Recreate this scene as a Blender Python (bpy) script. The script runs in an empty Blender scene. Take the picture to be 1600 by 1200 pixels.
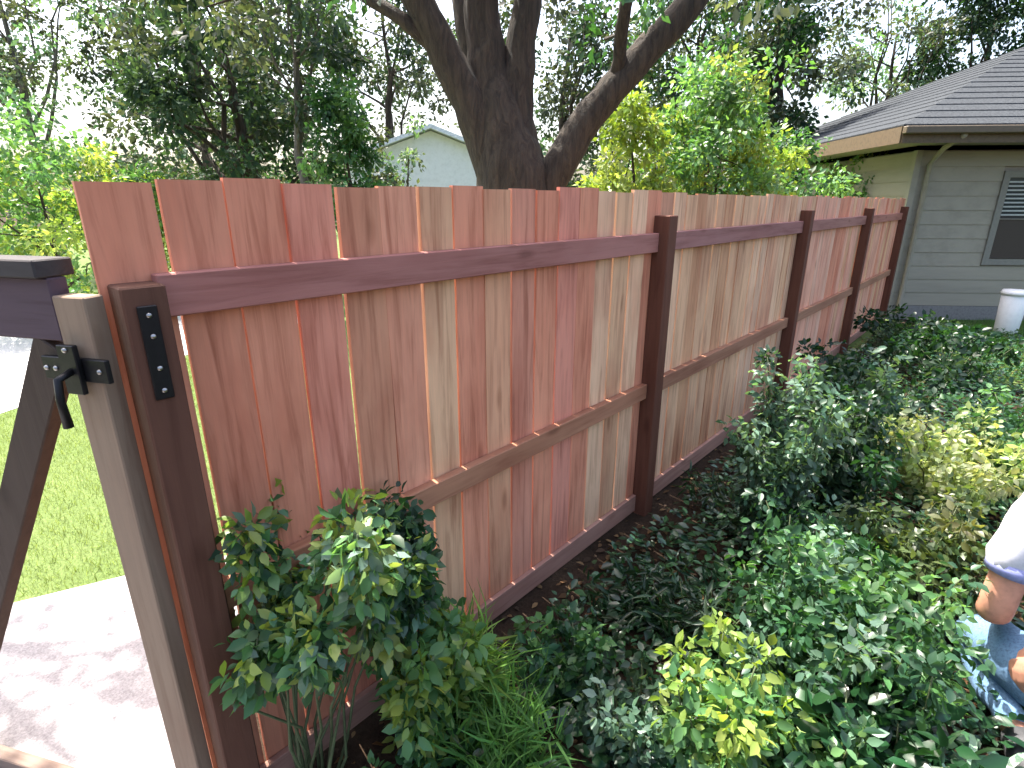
import bpy, bmesh, math, random
import numpy as np
from mathutils import Vector, Matrix

# ------------------------------------------------------------------ camera, sky, sun, exposure
scene = bpy.context.scene
col = scene.collection
CAM_H, FPX, PITCH = 1.78, 860.0, math.radians(18.3)
cam_data = bpy.data.cameras.new('camera')
cam = bpy.data.objects.new('camera', cam_data)
col.objects.link(cam)
cam.location = (0, 0, CAM_H)
cam.rotation_euler = (math.radians(90) - PITCH, 0, 0)
cam_data.sensor_width = 36
cam_data.lens = 36 * FPX / 1600
cam_data.clip_start = 0.05
cam_data.clip_end = 2000
scene.camera = cam
scene.render.resolution_x, scene.render.resolution_y = 1024, 768

SUN_AZ = Vector((-0.62, 0.78, 0)).normalized()      # horizontal direction towards the sun
SUN_EL = math.radians(64)
world = bpy.data.worlds.new('World')
scene.world = world
world.use_nodes = True
wn = world.node_tree.nodes
sky = wn.new('ShaderNodeTexSky')
sky.sky_type = 'NISHITA'
sky.sun_disc = False
sky.sun_elevation = SUN_EL
sky.sun_rotation = math.atan2(SUN_AZ.x, SUN_AZ.y)
sky.dust_density = 6.0
sky.air_density = 1.0
sky.ozone_density = 1.0
wn['Background'].inputs['Strength'].default_value = 0.15
world.node_tree.links.new(sky.outputs[0], wn['Background'].inputs['Color'])

sun_data = bpy.data.lights.new('sun', 'SUN')
sun_data.energy = 4.2
sun_data.angle = math.radians(0.5)
sun_data.color = (1.0, 0.95, 0.86)
sun = bpy.data.objects.new('sun', sun_data)
col.objects.link(sun)
to_sun = Vector((SUN_AZ.x * math.cos(SUN_EL), SUN_AZ.y * math.cos(SUN_EL), math.sin(SUN_EL)))
sun.rotation_euler = to_sun.to_track_quat('Z', 'Y').to_euler()
sun.location = (-6, 8, 14)

scene.view_settings.view_transform = 'Standard'
scene.view_settings.look = 'None'
scene.view_settings.gamma = 1
scene.view_settings.exposure = 2.0
scene.cycles.max_bounces = 6
scene.cycles.diffuse_bounces = 3
scene.cycles.glossy_bounces = 2
scene.cycles.transmission_bounces = 3

# ------------------------------------------------------------------ helpers
rng = np.random.default_rng(7)
random.seed(7)

def ground_at(px, py, z=0.0):
    """world point at height z that the photograph shows at (px, py)"""
    r, u = px - 800, 600 - py
    y = FPX * math.cos(PITCH) + u * math.sin(PITCH)
    dz = -FPX * math.sin(PITCH) + u * math.cos(PITCH)
    t = (z - CAM_H) / dz
    return Vector((r * t, y * t, z))

def at(px, py, Y):
    r, u = px - 800, 600 - py
    y = FPX * math.cos(PITCH) + u * math.sin(PITCH)
    dz = -FPX * math.sin(PITCH) + u * math.cos(PITCH)
    t = Y / y
    return Vector((r * t, Y, CAM_H + dz * t))

def tag(o, label=None, cat=None, group=None, kind=None):
    if label: o['label'] = label
    if cat: o['category'] = cat
    if group: o['group'] = group
    if kind: o['kind'] = kind
    return o

def empty(name, loc=(0, 0, 0), rz=0.0):
    o = bpy.data.objects.new(name, None)
    o.empty_display_size = 0.2
    o.location = loc
    o.rotation_euler = (0, 0, rz)
    col.objects.link(o)
    return o

class MB:
    def __init__(self):
        self.v, self.f, self.s = [], [], []
    def add(self, vs, fs, smooth=False):
        n = len(self.v)
        self.v += [tuple(p) for p in vs]
        self.f += [tuple(i + n for i in f) for f in fs]
        self.s += [smooth] * len(fs)
    def box(self, x0, x1, y0, y1, z0, z1, M=None):
        vs = [Vector(p) for p in ((x0,y0,z0),(x1,y0,z0),(x1,y1,z0),(x0,y1,z0),(x0,y0,z1),(x1,y0,z1),(x1,y1,z1),(x0,y1,z1))]
        if M: vs = [M @ p for p in vs]
        self.add(vs, [(0,3,2,1),(4,5,6,7),(0,1,5,4),(1,2,6,5),(2,3,7,6),(3,0,4,7)])
        return self
    def bar(self, a, b, w, d, up=(0, 0, 1)):
        a, b = Vector(a), Vector(b)
        z = (b - a); L = z.length; z.normalize()
        x = Vector(up).cross(z)
        if x.length < 1e-4: x = Vector((1, 0, 0))
        x.normalize(); y = z.cross(x)
        M = Matrix((x, y, z)).transposed().to_4x4(); M.translation = a
        return self.box(-w/2, w/2, -d/2, d/2, 0, L, M)
    def tube(self, pts, rad, n=8, rough=0.0, seed=0, cap=True):
        rs = random.Random(seed)
        pts = [Vector(p) for p in pts]
        vs, fs = [], []
        prev = None
        for i, p in enumerate(pts):
            t = (pts[min(i+1, len(pts)-1)] - pts[max(i-1, 0)]).normalized()
            if prev is None:
                x = t.orthogonal().normalized()
            else:
                x = (prev - t * prev.dot(t)).normalized()
            prev = x
            y = t.cross(x)
            r = rad[i] if hasattr(rad, '__len__') else rad
            for k in range(n):
                a = 2 * math.pi * k / n
                rr = r * (1 + rough * (rs.random() - .5) * 2)
                vs.append(p + (x * math.cos(a) + y * math.sin(a)) * rr)
        for i in range(len(pts) - 1):
            for k in range(n):
                k2 = (k + 1) % n
                fs.append((i*n+k, i*n+k2, (i+1)*n+k2, (i+1)*n+k))
        if cap:
            fs.append(tuple(range(n-1, -1, -1)))
            fs.append(tuple(range((len(pts)-1)*n, len(pts)*n)))
        self.add(vs, fs, True)
        return self
    def lathe(self, prof, n=20, c=(0, 0, 0)):
        vs, fs = [], []
        for r, z in prof:
            for k in range(n):
                a = 2*math.pi*k/n
                vs.append((c[0]+r*math.cos(a), c[1]+r*math.sin(a), c[2]+z))
        for i in range(len(prof)-1):
            for k in range(n):
                k2 = (k+1) % n
                fs.append((i*n+k, i*n+k2, (i+1)*n+k2, (i+1)*n+k))
        self.add(vs, fs, True)
        return self
    def mesh(self, name, mat=None, bevel=0.0):
        me = bpy.data.meshes.new(name)
        me.from_pydata(self.v, [], self.f)
        me.polygons.foreach_set('use_smooth', self.s)
        if bevel:
            bm = bmesh.new(); bm.from_mesh(me)
            bmesh.ops.bevel(bm, geom=list(bm.edges), offset=bevel, segments=1, affect='EDGES', clamp_overlap=True)
            bm.to_mesh(me); bm.free()
        if mat: me.materials.append(mat)
        me.update()
        return me
    def build(self, name, mat, parent=None, bevel=0.0, loc=None):
        o = bpy.data.objects.new(name, self.mesh(name, mat, bevel))
        col.objects.link(o)
        o.parent = parent
        if loc is not None: o.location = loc
        return o

def place(name, me, parent=None, loc=(0, 0, 0), rot=(0, 0, 0), scale=(1, 1, 1), colr=None):
    o = bpy.data.objects.new(name, me)
    col.objects.link(o)
    o.parent = parent
    o.location, o.rotation_euler, o.scale = loc, rot, scale
    if colr: o.color = (*colr, 1)
    return o

# ------------------------------------------------------------------ materials
def new_mat(name):
    m = bpy.data.materials.new(name)
    m.use_nodes = True
    nt = m.node_tree
    return m, nt, nt.nodes, nt.links, nt.nodes['Principled BSDF']

def ramp(nodes, stops):
    r = nodes.new('ShaderNodeValToRGB')
    el = r.color_ramp.elements
    while len(el) < len(stops): el.new(0.5)
    for e, (p, c) in zip(el, stops):
        e.position = p; e.color = (*c, 1)
    return r

def mapped(nodes, links, scale=(1, 1, 1), coord='Object', rand=True):
    tc = nodes.new('ShaderNodeTexCoord')
    mp = nodes.new('ShaderNodeMapping')
    mp.inputs['Scale'].default_value = scale
    links.new(tc.outputs[coord], mp.inputs['Vector'])
    if rand:
        oi = nodes.new('ShaderNodeObjectInfo')
        mul = nodes.new('ShaderNodeMath'); mul.operation = 'MULTIPLY'; mul.inputs[1].default_value = 57.0
        links.new(oi.outputs['Random'], mul.inputs[0])
        cmb = nodes.new('ShaderNodeCombineXYZ')
        for i in range(3): links.new(mul.outputs[0], cmb.inputs[i])
        links.new(cmb.outputs[0], mp.inputs['Location'])
    return mp

def noise(nodes, links, vec, scale, detail=6, rough=.6, dist=0.0):
    n = nodes.new('ShaderNodeTexNoise')
    n.inputs['Scale'].default_value = scale
    n.inputs['Detail'].default_value = detail
    n.inputs['Roughness'].default_value = rough
    n.inputs['Distortion'].default_value = dist
    if vec is not None: links.new(vec, n.inputs['Vector'])
    return n

def mixc(nodes, links, mode, fac, a, b):
    m = nodes.new('ShaderNodeMix'); m.data_type = 'RGBA'; m.blend_type = mode
    for sock, val in ((m.inputs[0], fac), (m.inputs[6], a), (m.inputs[7], b)):
        if hasattr(val, 'links'): links.new(val, sock)
        elif isinstance(val, (tuple, list)): sock.default_value = (*val, 1)
        else: sock.default_value = val
    return m.outputs[2]

def bump(nodes, links, h, strength, dist, bsdf):
    b = nodes.new('ShaderNodeBump')
    b.inputs['Strength'].default_value = strength
    b.inputs['Distance'].default_value = dist
    links.new(h, b.inputs['Height'])
    links.new(b.outputs[0], bsdf.inputs['Normal'])

def wood_mat(name, grain=(1, 1, 1), rough=.75, axis=2, contrast=1.0):
    """timber whose base tone is the object's own colour, grain along one local axis"""
    m, nt, N, L, B = new_mat(name)
    sc = [22.0, 22.0, 22.0]; sc[axis] = 1.3
    mp = mapped(N, L, sc)
    n1 = noise(N, L, mp.outputs[0], 1.6, 8, .62, .6)
    sc2 = [3.0, 3.0, 3.0]; sc2[axis] = 1.1
    mp2 = mapped(N, L, sc2)
    n2 = noise(N, L, mp2.outputs[0], 1.4, 4, .55)
    oi = N.new('ShaderNodeObjectInfo')
    c = contrast
    r1 = ramp(N, [(.28, (1-.36*c, 1-.46*c, 1-.5*c)), (.5, (1, 1, 1)), (.75, (1+.16*c, 1+.14*c, 1+.12*c))])
    L.new(n1.outputs[0], r1.inputs[0])
    r2 = ramp(N, [(.3, (1-.24*c, 1-.36*c, 1-.38*c)), (.55, (1, 1, 1)), (.78, (1.06, 1.06, 1.05))])
    L.new(n2.outputs[0], r2.inputs[0])
    a = mixc(N, L, 'MULTIPLY', 1.0, oi.outputs['Color'], r1.outputs[0])
    b = mixc(N, L, 'MULTIPLY', 1.0, a, r2.outputs[0])
    # knots
    sc3 = [5.0, 5.0, 5.0]; sc3[axis] = 1.8
    mp3 = mapped(N, L, sc3)
    vo = N.new('ShaderNodeTexVoronoi'); vo.inputs['Scale'].default_value = 1.3
    L.new(mp3.outputs[0], vo.inputs['Vector'])
    r3 = ramp(N, [(.05, (.38, .3, .26)), (.1, (.7, .62, .58)), (.16, (1, 1, 1))])
    L.new(vo.outputs['Distance'], r3.inputs[0])
    k = mixc(N, L, 'MULTIPLY', .55, b, r3.outputs[0])
    L.new(k, B.inputs['Base Color'])
    B.inputs['Roughness'].default_value = rough
    B.inputs['Specular IOR Level'].default_value = .25
    bump(N, L, n1.outputs[0], .45, .004, B)
    return m

def plain_mat(name, colr, rough=.6, metal=0, nscale=30, namp=.15, bmp=.1, bdist=.003):
    m, nt, N, L, B = new_mat(name)
    mp = mapped(N, L)
    n = noise(N, L, mp.outputs[0], nscale, 6, .65)
    r = ramp(N, [(.25, tuple(max(0, c*(1-2*namp)) for c in colr)), (.5, colr), (.8, tuple(min(1, c*(1+namp)) for c in colr))])
    L.new(n.outputs[0], r.inputs[0])
    L.new(r.outputs[0], B.inputs['Base Color'])
    B.inputs['Roughness'].default_value = rough
    B.inputs['Metallic'].default_value = metal
    if bmp: bump(N, L, n.outputs[0], bmp, bdist, B)
    return m

def leaf_mat(name, trans=.45, rough=.45, spec=.3):
    m, nt, N, L, B = new_mat(name)
    at_ = N.new('ShaderNodeAttribute'); at_.attribute_name = 'tint'
    L.new(at_.outputs['Color'], B.inputs['Base Color'])
    B.inputs['Roughness'].default_value = rough
    B.inputs['Specular IOR Level'].default_value = spec
    tr = N.new('ShaderNodeBsdfTranslucent')
    tc = mixc(N, L, 'MULTIPLY', 1.0, at_.outputs['Color'], (1.5, 1.45, .55))
    L.new(tc, tr.inputs['Color'])
    mx = N.new('ShaderNodeMixShader'); mx.inputs[0].default_value = trans
    L.new(B.outputs[0], mx.inputs[1]); L.new(tr.outputs[0], mx.inputs[2])
    L.new(mx.outputs[0], N['Material Output'].inputs['Surface'])
    return m

def bark_mat(name, c0, c1):
    m, nt, N, L, B = new_mat(name)
    mp = mapped(N, L, (13, 13, 2.4))
    n = noise(N, L, mp.outputs[0], 1.6, 9, .7, .8)
    r = ramp(N, [(.3, c0), (.7, c1)])
    L.new(n.outputs[0], r.inputs[0]); L.new(r.outputs[0], B.inputs['Base Color'])
    B.inputs['Roughness'].default_value = .9
    bump(N, L, n.outputs[0], 1.0, .06, B)
    return m

M = {}
M['board'] = wood_mat('cedar_board', axis=2)
M['post'] = wood_mat('stained_post', axis=2, contrast=.7)
M['rail'] = wood_mat('stained_rail', axis=0, contrast=.8)
M['iron'] = plain_mat('black_iron', (.012, .012, .014), .45, .6, 60, .2, .15)
M['bark'] = bark_mat('dark_bark', (.011, .008, .005), (.085, .062, .042))
M['bark_grey'] = bark_mat('grey_bark', (.05, .045, .04), (.2, .18, .15))
M['stem'] = plain_mat('green_stem', (.06, .08, .03), .7, 0, 40, .3, .1)
M['leaf'] = leaf_mat('leaf', .45, .38, .45)
M['leaf_gloss'] = leaf_mat('glossy_leaf', .25, .28, .5)
M['needle'] = leaf_mat('dull_leaf', .3, .7, .15)
M['grass'] = leaf_mat('grass_blade', .45, .6, .2)

def ground_mat(name, stops, scale, bmp=.6, bdist=.02, fine=60):
    m, nt, N, L, B = new_mat(name)
    mp = mapped(N, L, rand=False)
    n = noise(N, L, mp.outputs[0], scale, 8, .7)
    n2 = noise(N, L, mp.outputs[0], fine, 5, .7)
    r = ramp(N, stops)
    L.new(n.outputs[0], r.inputs[0])
    r2 = ramp(N, [(.3, (.6, .6, .6)), (.7, (1.25, 1.25, 1.25))]); L.new(n2.outputs[0], r2.inputs[0])
    L.new(mixc(N, L, 'MULTIPLY', 1.0, r.outputs[0], r2.outputs[0]), B.inputs['Base Color'])
    B.inputs['Roughness'].default_value = .95
    B.inputs['Specular IOR Level'].default_value = .1
    bump(N, L, n2.outputs[0], bmp, bdist, B)
    return m
M['soil'] = ground_mat('soil', [(.3, (.02, .013, .009)), (.55, (.045, .029, .019)), (.75, (.075, .05, .032))], 2.5)
M['turf'] = ground_mat('turf', [(.3, (.08, .12, .035)), (.6, (.12, .165, .055)), (.8, (.16, .19, .08))], .9, .4)
M['concrete'] = ground_mat('concrete', [(.25, (.25, .24, .245)), (.5, (.28, .27, .275)), (.75, (.31, .295, .30))], 3.0, .25, .004, 120)
M['street'] = ground_mat('street_concrete', [(.3, (.45, .44, .43)), (.7, (.6, .59, .58))], .6, .2, .004)
M['joint'] = ground_mat('joint_sand', [(.3, (.16, .14, .12)), (.7, (.26, .23, .2))], 6.0)
M['siding'] = plain_mat('grey_siding', (.29, .26, .2), .7, 0, 5, .1, .03)
M['fascia'] = plain_mat('brown_fascia', (.11, .075, .04), .6, 0, 20, .2, .1)
M['soffit'] = plain_mat('soffit', (.2, .19, .16), .7, 0, 20, .1, .1)
M['shingle'] = plain_mat('slate_shingle', (.055, .06, .066), .95, 0, 35, .35, .4, .01)
M['white'] = plain_mat('white_paint', (.78, .78, .77), .5, 0, 20, .05, .05)
M['whitewall'] = plain_mat('white_siding', (.68, .69, .71), .6, 0, 8, .08, .05)
M['blind'] = plain_mat('blind_slat', (.4, .42, .4), .5, 0, 20, .1, 0)
def glass_mat():
    m, nt, N, L, B = new_mat('window_glass')
    B.inputs['Base Color'].default_value = (.03, .04, .04, 1)
    B.inputs['Roughness'].default_value = .06
    B.inputs['Specular IOR Level'].default_value = .8
    mp = mapped(N, L); n = noise(N, L, mp.outputs[0], 1.5, 2, .5)
    bump(N, L, n.outputs[0], .08, .02, B)
    return m
M['glass'] = glass_mat()
M['skin'] = plain_mat('skin', (.52, .25, .17), .5, 0, 40, .12, .06)
M['shirt'] = plain_mat('white_cotton', (.5, .5, .55), .85, 0, 90, .06, .2)
M['trim'] = plain_mat('blue_hem', (.22, .24, .45), .85, 0, 90, .1, .2)
M['denim'] = plain_mat('blue_denim', (.12, .22, .36), .9, 0, 120, .3, .3)
M['hair'] = plain_mat('dark_hair', (.035, .022, .015), .5, 0, 80, .4, .5)
M['shoe'] = plain_mat('dark_shoe', (.05, .05, .055), .7, 0, 50, .2, .1)

# ------------------------------------------------------------------ setting: ground, lawn, paths
def sheet(name, pts, z, mat, thick=0.0, res=None):
    b = MB()
    n = len(pts)
    b.add([(p[0], p[1], z) for p in pts], [tuple(range(n))])
    o = b.build(name, mat)
    return tag(o, kind='structure')

sheet('ground', [(-400, -60), (400, -60), (400, 900), (-400, 900)], 0.0, M['soil'])
FX = Vector((math.sin(math.radians(42)), math.cos(math.radians(42)), 0))   # along the fence
FN = Vector((FX.y, -FX.x, 0))                                               # towards the camera
FANG = math.atan2(FX.y, FX.x)
FD = 1.42
def fpt(s, off=0.0, z=0.0):
    p = FX * s + FN * (off - FD); p.z = z
    return p

# lawn outside the fence and lawn strip by the house
sheet('lawn', [(-30, -6), (-9, -6), (-2.33, 2.05), (-1.5, 2.44), (2.2, 4.3), (7, 9.6), (22, 40), (-40, 40)], 0.004, M['turf'])
sheet('lawn', [(4.2, 5.4), (5.2, 5.1), (14, 4.5), (14, 8.6), (6.4, 8.6)], 0.005, M['turf'])
# pale street beyond the lawn
sheet('street', [(-30, 1.5), (-4.55, 4.35), (-4.3, 5.6), (-3.4, 8.0), (-3.0, 9.0), (-30, 12)], 0.009, M['street'])

# concrete walk by the gate: a pad with real thickness and a worn edge
wp = [(-6.2, -.6), (-.62, -.6), (-.60, .55), (-.86, 1.16), (-1.05, 1.42), (-1.35, 2.48), (-1.9, 2.27), (-2.33, 2.05), (-3.4, 1.52), (-6.2, .1)]
wb = MB()
nw = len(wp)
wb.add([(x, y, .045) for x, y in wp] + [(x, y, -.02) for x, y in wp], [tuple(range(nw))] + [(i + nw, (i + 1) % nw + nw, (i + 1) % nw, i) for i in range(nw)])
tag(wb.build('walkway', M['concrete'], None, .008), kind='structure')

# ------------------------------------------------------------------ foliage engine
TEMPL = {
    # x across, y along, z out of plane
    'diamond': (np.array([[0,0,0],[-.28,.45,.06],[0,1,-.04],[.28,.45,.06]]), [(0,3,2),(0,2,1)]),
    'oval': (np.array([[0,0,0],[-.24,.28,.05],[-.26,.6,.03],[0,1,-.14],[.26,.6,.03],[.24,.28,.05],[0,.5,-.03]]),
             [(0,6,1),(1,6,2),(2,6,3),(3,6,4),(4,6,5),(5,6,0)]),
    'lance': (np.array([[0,0,0],[-.1,.3,.04],[-.07,.7,-.06],[0,1,-.25],[.07,.7,-.06],[.1,.3,.04],[0,.5,-.03]]),
              [(0,6,1),(1,6,2),(2,6,3),(3,6,4),(4,6,5),(5,6,0)]),
    'blade': (np.array([[-.03,0,0],[.03,0,0],[-.025,.5,-.05],[.025,.5,-.05],[0,1,-.28]]), [(0,1,3,2),(2,3,4)]),
}
def leaf_mesh(name, P, D, Nn, S, C, templ, mat):
    """P base points, D growth dir, Nn approx normal, S sizes, C tint colours"""
    T, F = TEMPL[templ]
    n, k = len(P), len(T)
    D = D / (np.linalg.norm(D, axis=1, keepdims=True) + 1e-9)
    X = np.cross(D, Nn); X /= (np.linalg.norm(X, axis=1, keepdims=True) + 1e-9)
    Z = np.cross(X, D)
    V = P[:, None, :] + S[:, None, None] * (T[None, :, 0:1] * X[:, None] + T[None, :, 1:2] * D[:, None] + T[None, :, 2:3] * Z[:, None])
    V = V.reshape(-1, 3)
    loops, starts, totals = [], [], []
    off = (np.arange(n) * k)[:, None]
    lens = [len(f) for f in F]
    flat = np.array([i for f in F for i in f])
    L = (off + flat[None, :]).reshape(-1)
    lt = np.tile(np.array(lens), n)
    ls = np.concatenate([[0], np.cumsum(lt)[:-1]])
    me = bpy.data.meshes.new(name)
    me.vertices.add(len(V)); me.vertices.foreach_set('co', V.astype(np.float32).ravel())
    me.loops.add(len(L)); me.loops.foreach_set('vertex_index', L.astype(np.int32))
    me.polygons.add(len(lt)); me.polygons.foreach_set('loop_start', ls.astype(np.int32))
    me.polygons.foreach_set('loop_total', lt.astype(np.int32))
    me.update(calc_edges=True)
    me.validate()
    ca = me.color_attributes.new('tint', 'FLOAT_COLOR', 'POINT')
    cc = np.ones((len(V), 4), np.float32)
    cc[:, :3] = np.repeat(C, k, axis=0)
    ca.data.foreach_set('color', cc.ravel())
    me.materials.append(mat)
    return me

def unit(n):
    v = rng.normal(size=(n, 3)); return v / np.linalg.norm(v, axis=1, keepdims=True)

def leaf_cloud(centers, radii, per, size, palette, droop=.25, up=.5, jit=.22, flat=.8, clump_var=.25):
    """leaves round clump centres -> arrays"""
    P, D, Nn, S, C = [], [], [], [], []
    pal = np.array(palette)
    for c, r in zip(centers, radii):
        n = max(3, int(per * rng.uniform(.6, 1.4)))
        u = unit(n)
        rad = r * rng.random(n)[:, None] ** .45
        p = np.array(c) + u * rad * np.array([1, 1, flat])
        d = u * .7 + unit(n) * .6 + np.array([0, 0, -droop])
        nn = unit(n) * .8 + np.array([0, 0, up]) + u * .4
        base = pal[rng.integers(len(pal))] * rng.uniform(1 - clump_var, 1 + clump_var)
        cl = base[None, :] * rng.uniform(1 - jit, 1 + jit, (n, 1)) * rng.uniform(.93, 1.07, (n, 3))
        P.append(p); D.append(d); Nn.append(nn); S.append(size * rng.uniform(.6, 1.3, n)); C.append(cl)
    return [np.concatenate(a) for a in (P, D, Nn, S, C)]

def wob(a, b, n, amp, seed):
    r = random.Random(seed)
    a, b = Vector(a), Vector(b); L = (b - a).length
    out = []
    for i in range(n + 1):
        t = i / n
        p = a.lerp(b, t)
        if 0 < i: p = p + Vector((r.uniform(-1, 1), r.uniform(-1, 1), r.uniform(-.5, .5))) * amp * L * (0.4 + .6*math.sin(math.pi * t))
        out.append(p)
    return out

def tree(name, label, cat, base, trunk_h, tr, crown_c, crown_r, nclump, clump_r, per, size, palette, mat='leaf', bark='bark', templ='diamond', group=None, nlimb=9, hollow=.35, zmin=None, **kw):
    """tapered trunk with limbs into a clumpy, gappy crown; crown_c relative to base"""
    root = empty(name, base)
    tag(root, label, cat, group)
    sd = int(rng.integers(1e6))
    cc = np.array(crown_c); cr = np.array(crown_r)
    cent, rad = [], []
    lump = unit(7); lumpa = rng.uniform(.0, .45, 7)
    while len(cent) < nclump:
        u = unit(1)[0]
        q = u * (hollow + (1 - hollow) * rng.random() ** .6)
        bulge = .72 + sum(a * max(0, float(l @ u)) ** 4 for l, a in zip(lump, lumpa))
        p = cc + q * cr * bulge
        if zmin is not None and p[2] < zmin: continue
        cent.append(p); rad.append(clump_r * rng.uniform(.55, 1.25))
    t = MB()
    top = cc + np.array([0, 0, cr[2] * .35])
    pts = wob((0, 0, -.05), (0, 0, trunk_h), 4, .03, sd) 
    pts += wob(pts[-1], top, 4, .06, sd + 1)[1:]
    rads = [tr * (1.25 if i == 0 else 1 - .85 * i / (len(pts) - 1)) for i in range(len(pts))]
    t.tube(pts, rads, 10, .06, sd)
    for i in range(nlimb):
        c = cent[int(rng.integers(len(cent)))]
        k = int(rng.integers(3, len(pts) - 1))
        lp = wob(pts[k], c, 4, .06, sd + 10 + i)
        r0 = rads[k] * .5
        t.tube(lp, [r0 * (1 - .8 * j / 4) for j in range(5)], 6, .05, sd + i)
    t.build('trunk', M[bark], root)
    arr = leaf_cloud(cent, rad, per, size, palette, **kw)
    place('crown', leaf_mesh('crown', *arr, templ, M[mat]), root)
    return root

def plant(name, label, base, cat='plant', h=.5, spread=.3, nstem=7, per=40, size=.06, palette=((.06,.16,.04),), mat='leaf', templ='oval', clump=.1, lean=(0, 0), low=.25, group=None, stem_r=.006, **kw):
    """stems from one root, leaves clustered along their upper part"""
    root = empty(name, base)
    tag(root, label, cat, group)
    b = MB(); cent = []; rad = []
    sd = int(rng.integers(1e6))
    for i in range(nstem):
        a = 2 * math.pi * (i + rng.random() * .8) / nstem
        rr = spread * math.sqrt(rng.random())
        tip = Vector((math.cos(a) * rr + lean[0], math.sin(a) * rr + lean[1], h * rng.uniform(.65, 1.05)))
        p = wob((math.cos(a) * .03, math.sin(a) * .03, -.02), tip, 4, .07, sd + i)
        b.tube(p, [stem_r * (1 - .6 * j / 4) for j in range(5)], 5, 0, sd)
        for t in np.linspace(low, 1, max(2, int(h / clump * .9))):
            q = p[min(4, int(t * 4))].lerp(p[min(4, int(t * 4) + 1)], t * 4 - int(t * 4)) if t < 1 else p[4]
            cent.append(np.array(q)); rad.append(clump * rng.uniform(.7, 1.2))
    b.build('stem', M['stem'], root)
    arr = leaf_cloud(cent, rad, per, size, palette, **kw)
    fo = place('foliage', leaf_mesh('foliage', *arr, templ, M[mat]), root)
    return root

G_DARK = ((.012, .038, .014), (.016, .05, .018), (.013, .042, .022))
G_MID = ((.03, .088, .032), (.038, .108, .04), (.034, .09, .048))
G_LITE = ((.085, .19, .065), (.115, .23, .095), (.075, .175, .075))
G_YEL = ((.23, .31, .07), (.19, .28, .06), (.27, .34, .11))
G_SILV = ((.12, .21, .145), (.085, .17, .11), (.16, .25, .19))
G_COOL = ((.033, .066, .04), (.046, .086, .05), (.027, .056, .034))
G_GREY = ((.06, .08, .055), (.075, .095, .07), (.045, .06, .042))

# ------------------------------------------------------------------ the fence
S0 = .285
fence = empty('board_fence', fpt(S0), FANG)
tag(fence, 'long reddish cedar board fence with dark posts and rails crossing the view', 'fence')
board_mes = []
for v in range(4):
    r = random.Random(v)
    b = MB()
    # a plank with a slight cup, split in 5 across its height so that it can bow
    zs = [0.02, .5, 1.0, 1.45, 1.83]
    vs, fs = [], []
    for k, z in enumerate(zs):
        bow = r.uniform(-.002, .002); cup = r.uniform(.0, .003)
        for x, y in ((-.0695, bow), (0, bow - cup), (.0695, bow), (.0695, bow + .017), (0, bow + .017 - cup), (-.0695, bow + .017)):
            vs.append((x + r.uniform(-.0008, .0008), y, z))
    for k in range(4):
        for i in range(6):
            j = (i + 1) % 6
            fs.append((k*6+i, k*6+j, (k+1)*6+j, (k+1)*6+i))
    fs.append((5, 4, 3, 2, 1, 0)); fs.append(tuple(24 + i for i in range(6)))
    b.add(vs, fs)
    board_mes.append(b.mesh('board', M['board'], 0))
TAN, TANL, RED, PINK, BROWN, GREYB = (.64, .41, .25), (.74, .5, .325), (.60, .27, .17), (.68, .38, .27), (.56, .325, .185), (.62, .43, .29)
seq = [RED, RED, RED, (.6,.26,.18), (.57,.29,.18), (.63,.31,.2), TAN, RED, (.6,.33,.2), (.6,.28,.19), RED, (.58,.25,.18),
       RED, TANL, TAN, TANL, RED, (.56,.31,.2), TANL, TAN, BROWN, TAN, TAN, BROWN]
S_END = 10.25
i = 0
s = S0
while s < S_END:
    c = seq[i] if i < len(seq) else random.choice([TAN, TANL, PINK, TAN, (.6, .36, .23), TAN, GREYB] if s < 5.2 else [PINK, PINK, TAN, (.64, .4, .29), RED])
    v_ = random.uniform(.93, 1.09)
    c = (c[0] * 1.1 * v_, c[1] * v_, c[2] * .95 * v_)
    place('board', board_mes[i % 4], fence, (s - S0 + .07, 0.002, random.uniform(-.014, .008)), (random.uniform(-.002, .002), random.uniform(-.004, .004), random.uniform(-.014, .014)), (random.uniform(.955, 1.0), 1, 1), colr=c)
    s += .1435; i += 1
POSTS = [.335, 2.70, 5.19, 7.63, 10.07]
post_me = MB().box(-.045, .045, -.09, -.0015, -.05, 1.715).mesh('post', M['post'], .004)
end_me = MB().box(-.04, .045, -.09, -.0015, -.05, 1.615).mesh('post', M['post'], .004)
for k, sp in enumerate(POSTS):
    place('post', post_me if k else end_me, fence, (sp - S0, 0, 0), (0, 0, random.uniform(-.01, .01)), colr=(.13, .05, .03) if k else (.11, .05, .032))
for a, b_ in zip(POSTS[:-1], POSTS[1:]):
    Lr = b_ - a - .09
    for z0, z1, cl in ((1.535, 1.63, (.36, .155, .13)), (.735, .82, (.36, .175, .11))):
        o = MB().box(0, Lr, -.039, -.0015, z0, z1).build('rail', M['rail'], fence, .003, (a + .045 - S0, 0, 0))
        o.color = (*(x * random.uniform(.92, 1.08) for x in cl), 1)
    o = MB().box(0, Lr, -.024, -.0015, .015, .12).build('kickboard', M['rail'], fence, .002, (a + .045 - S0, 0, 0))
    o.color = (.4, .22, .165, 1)

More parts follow.
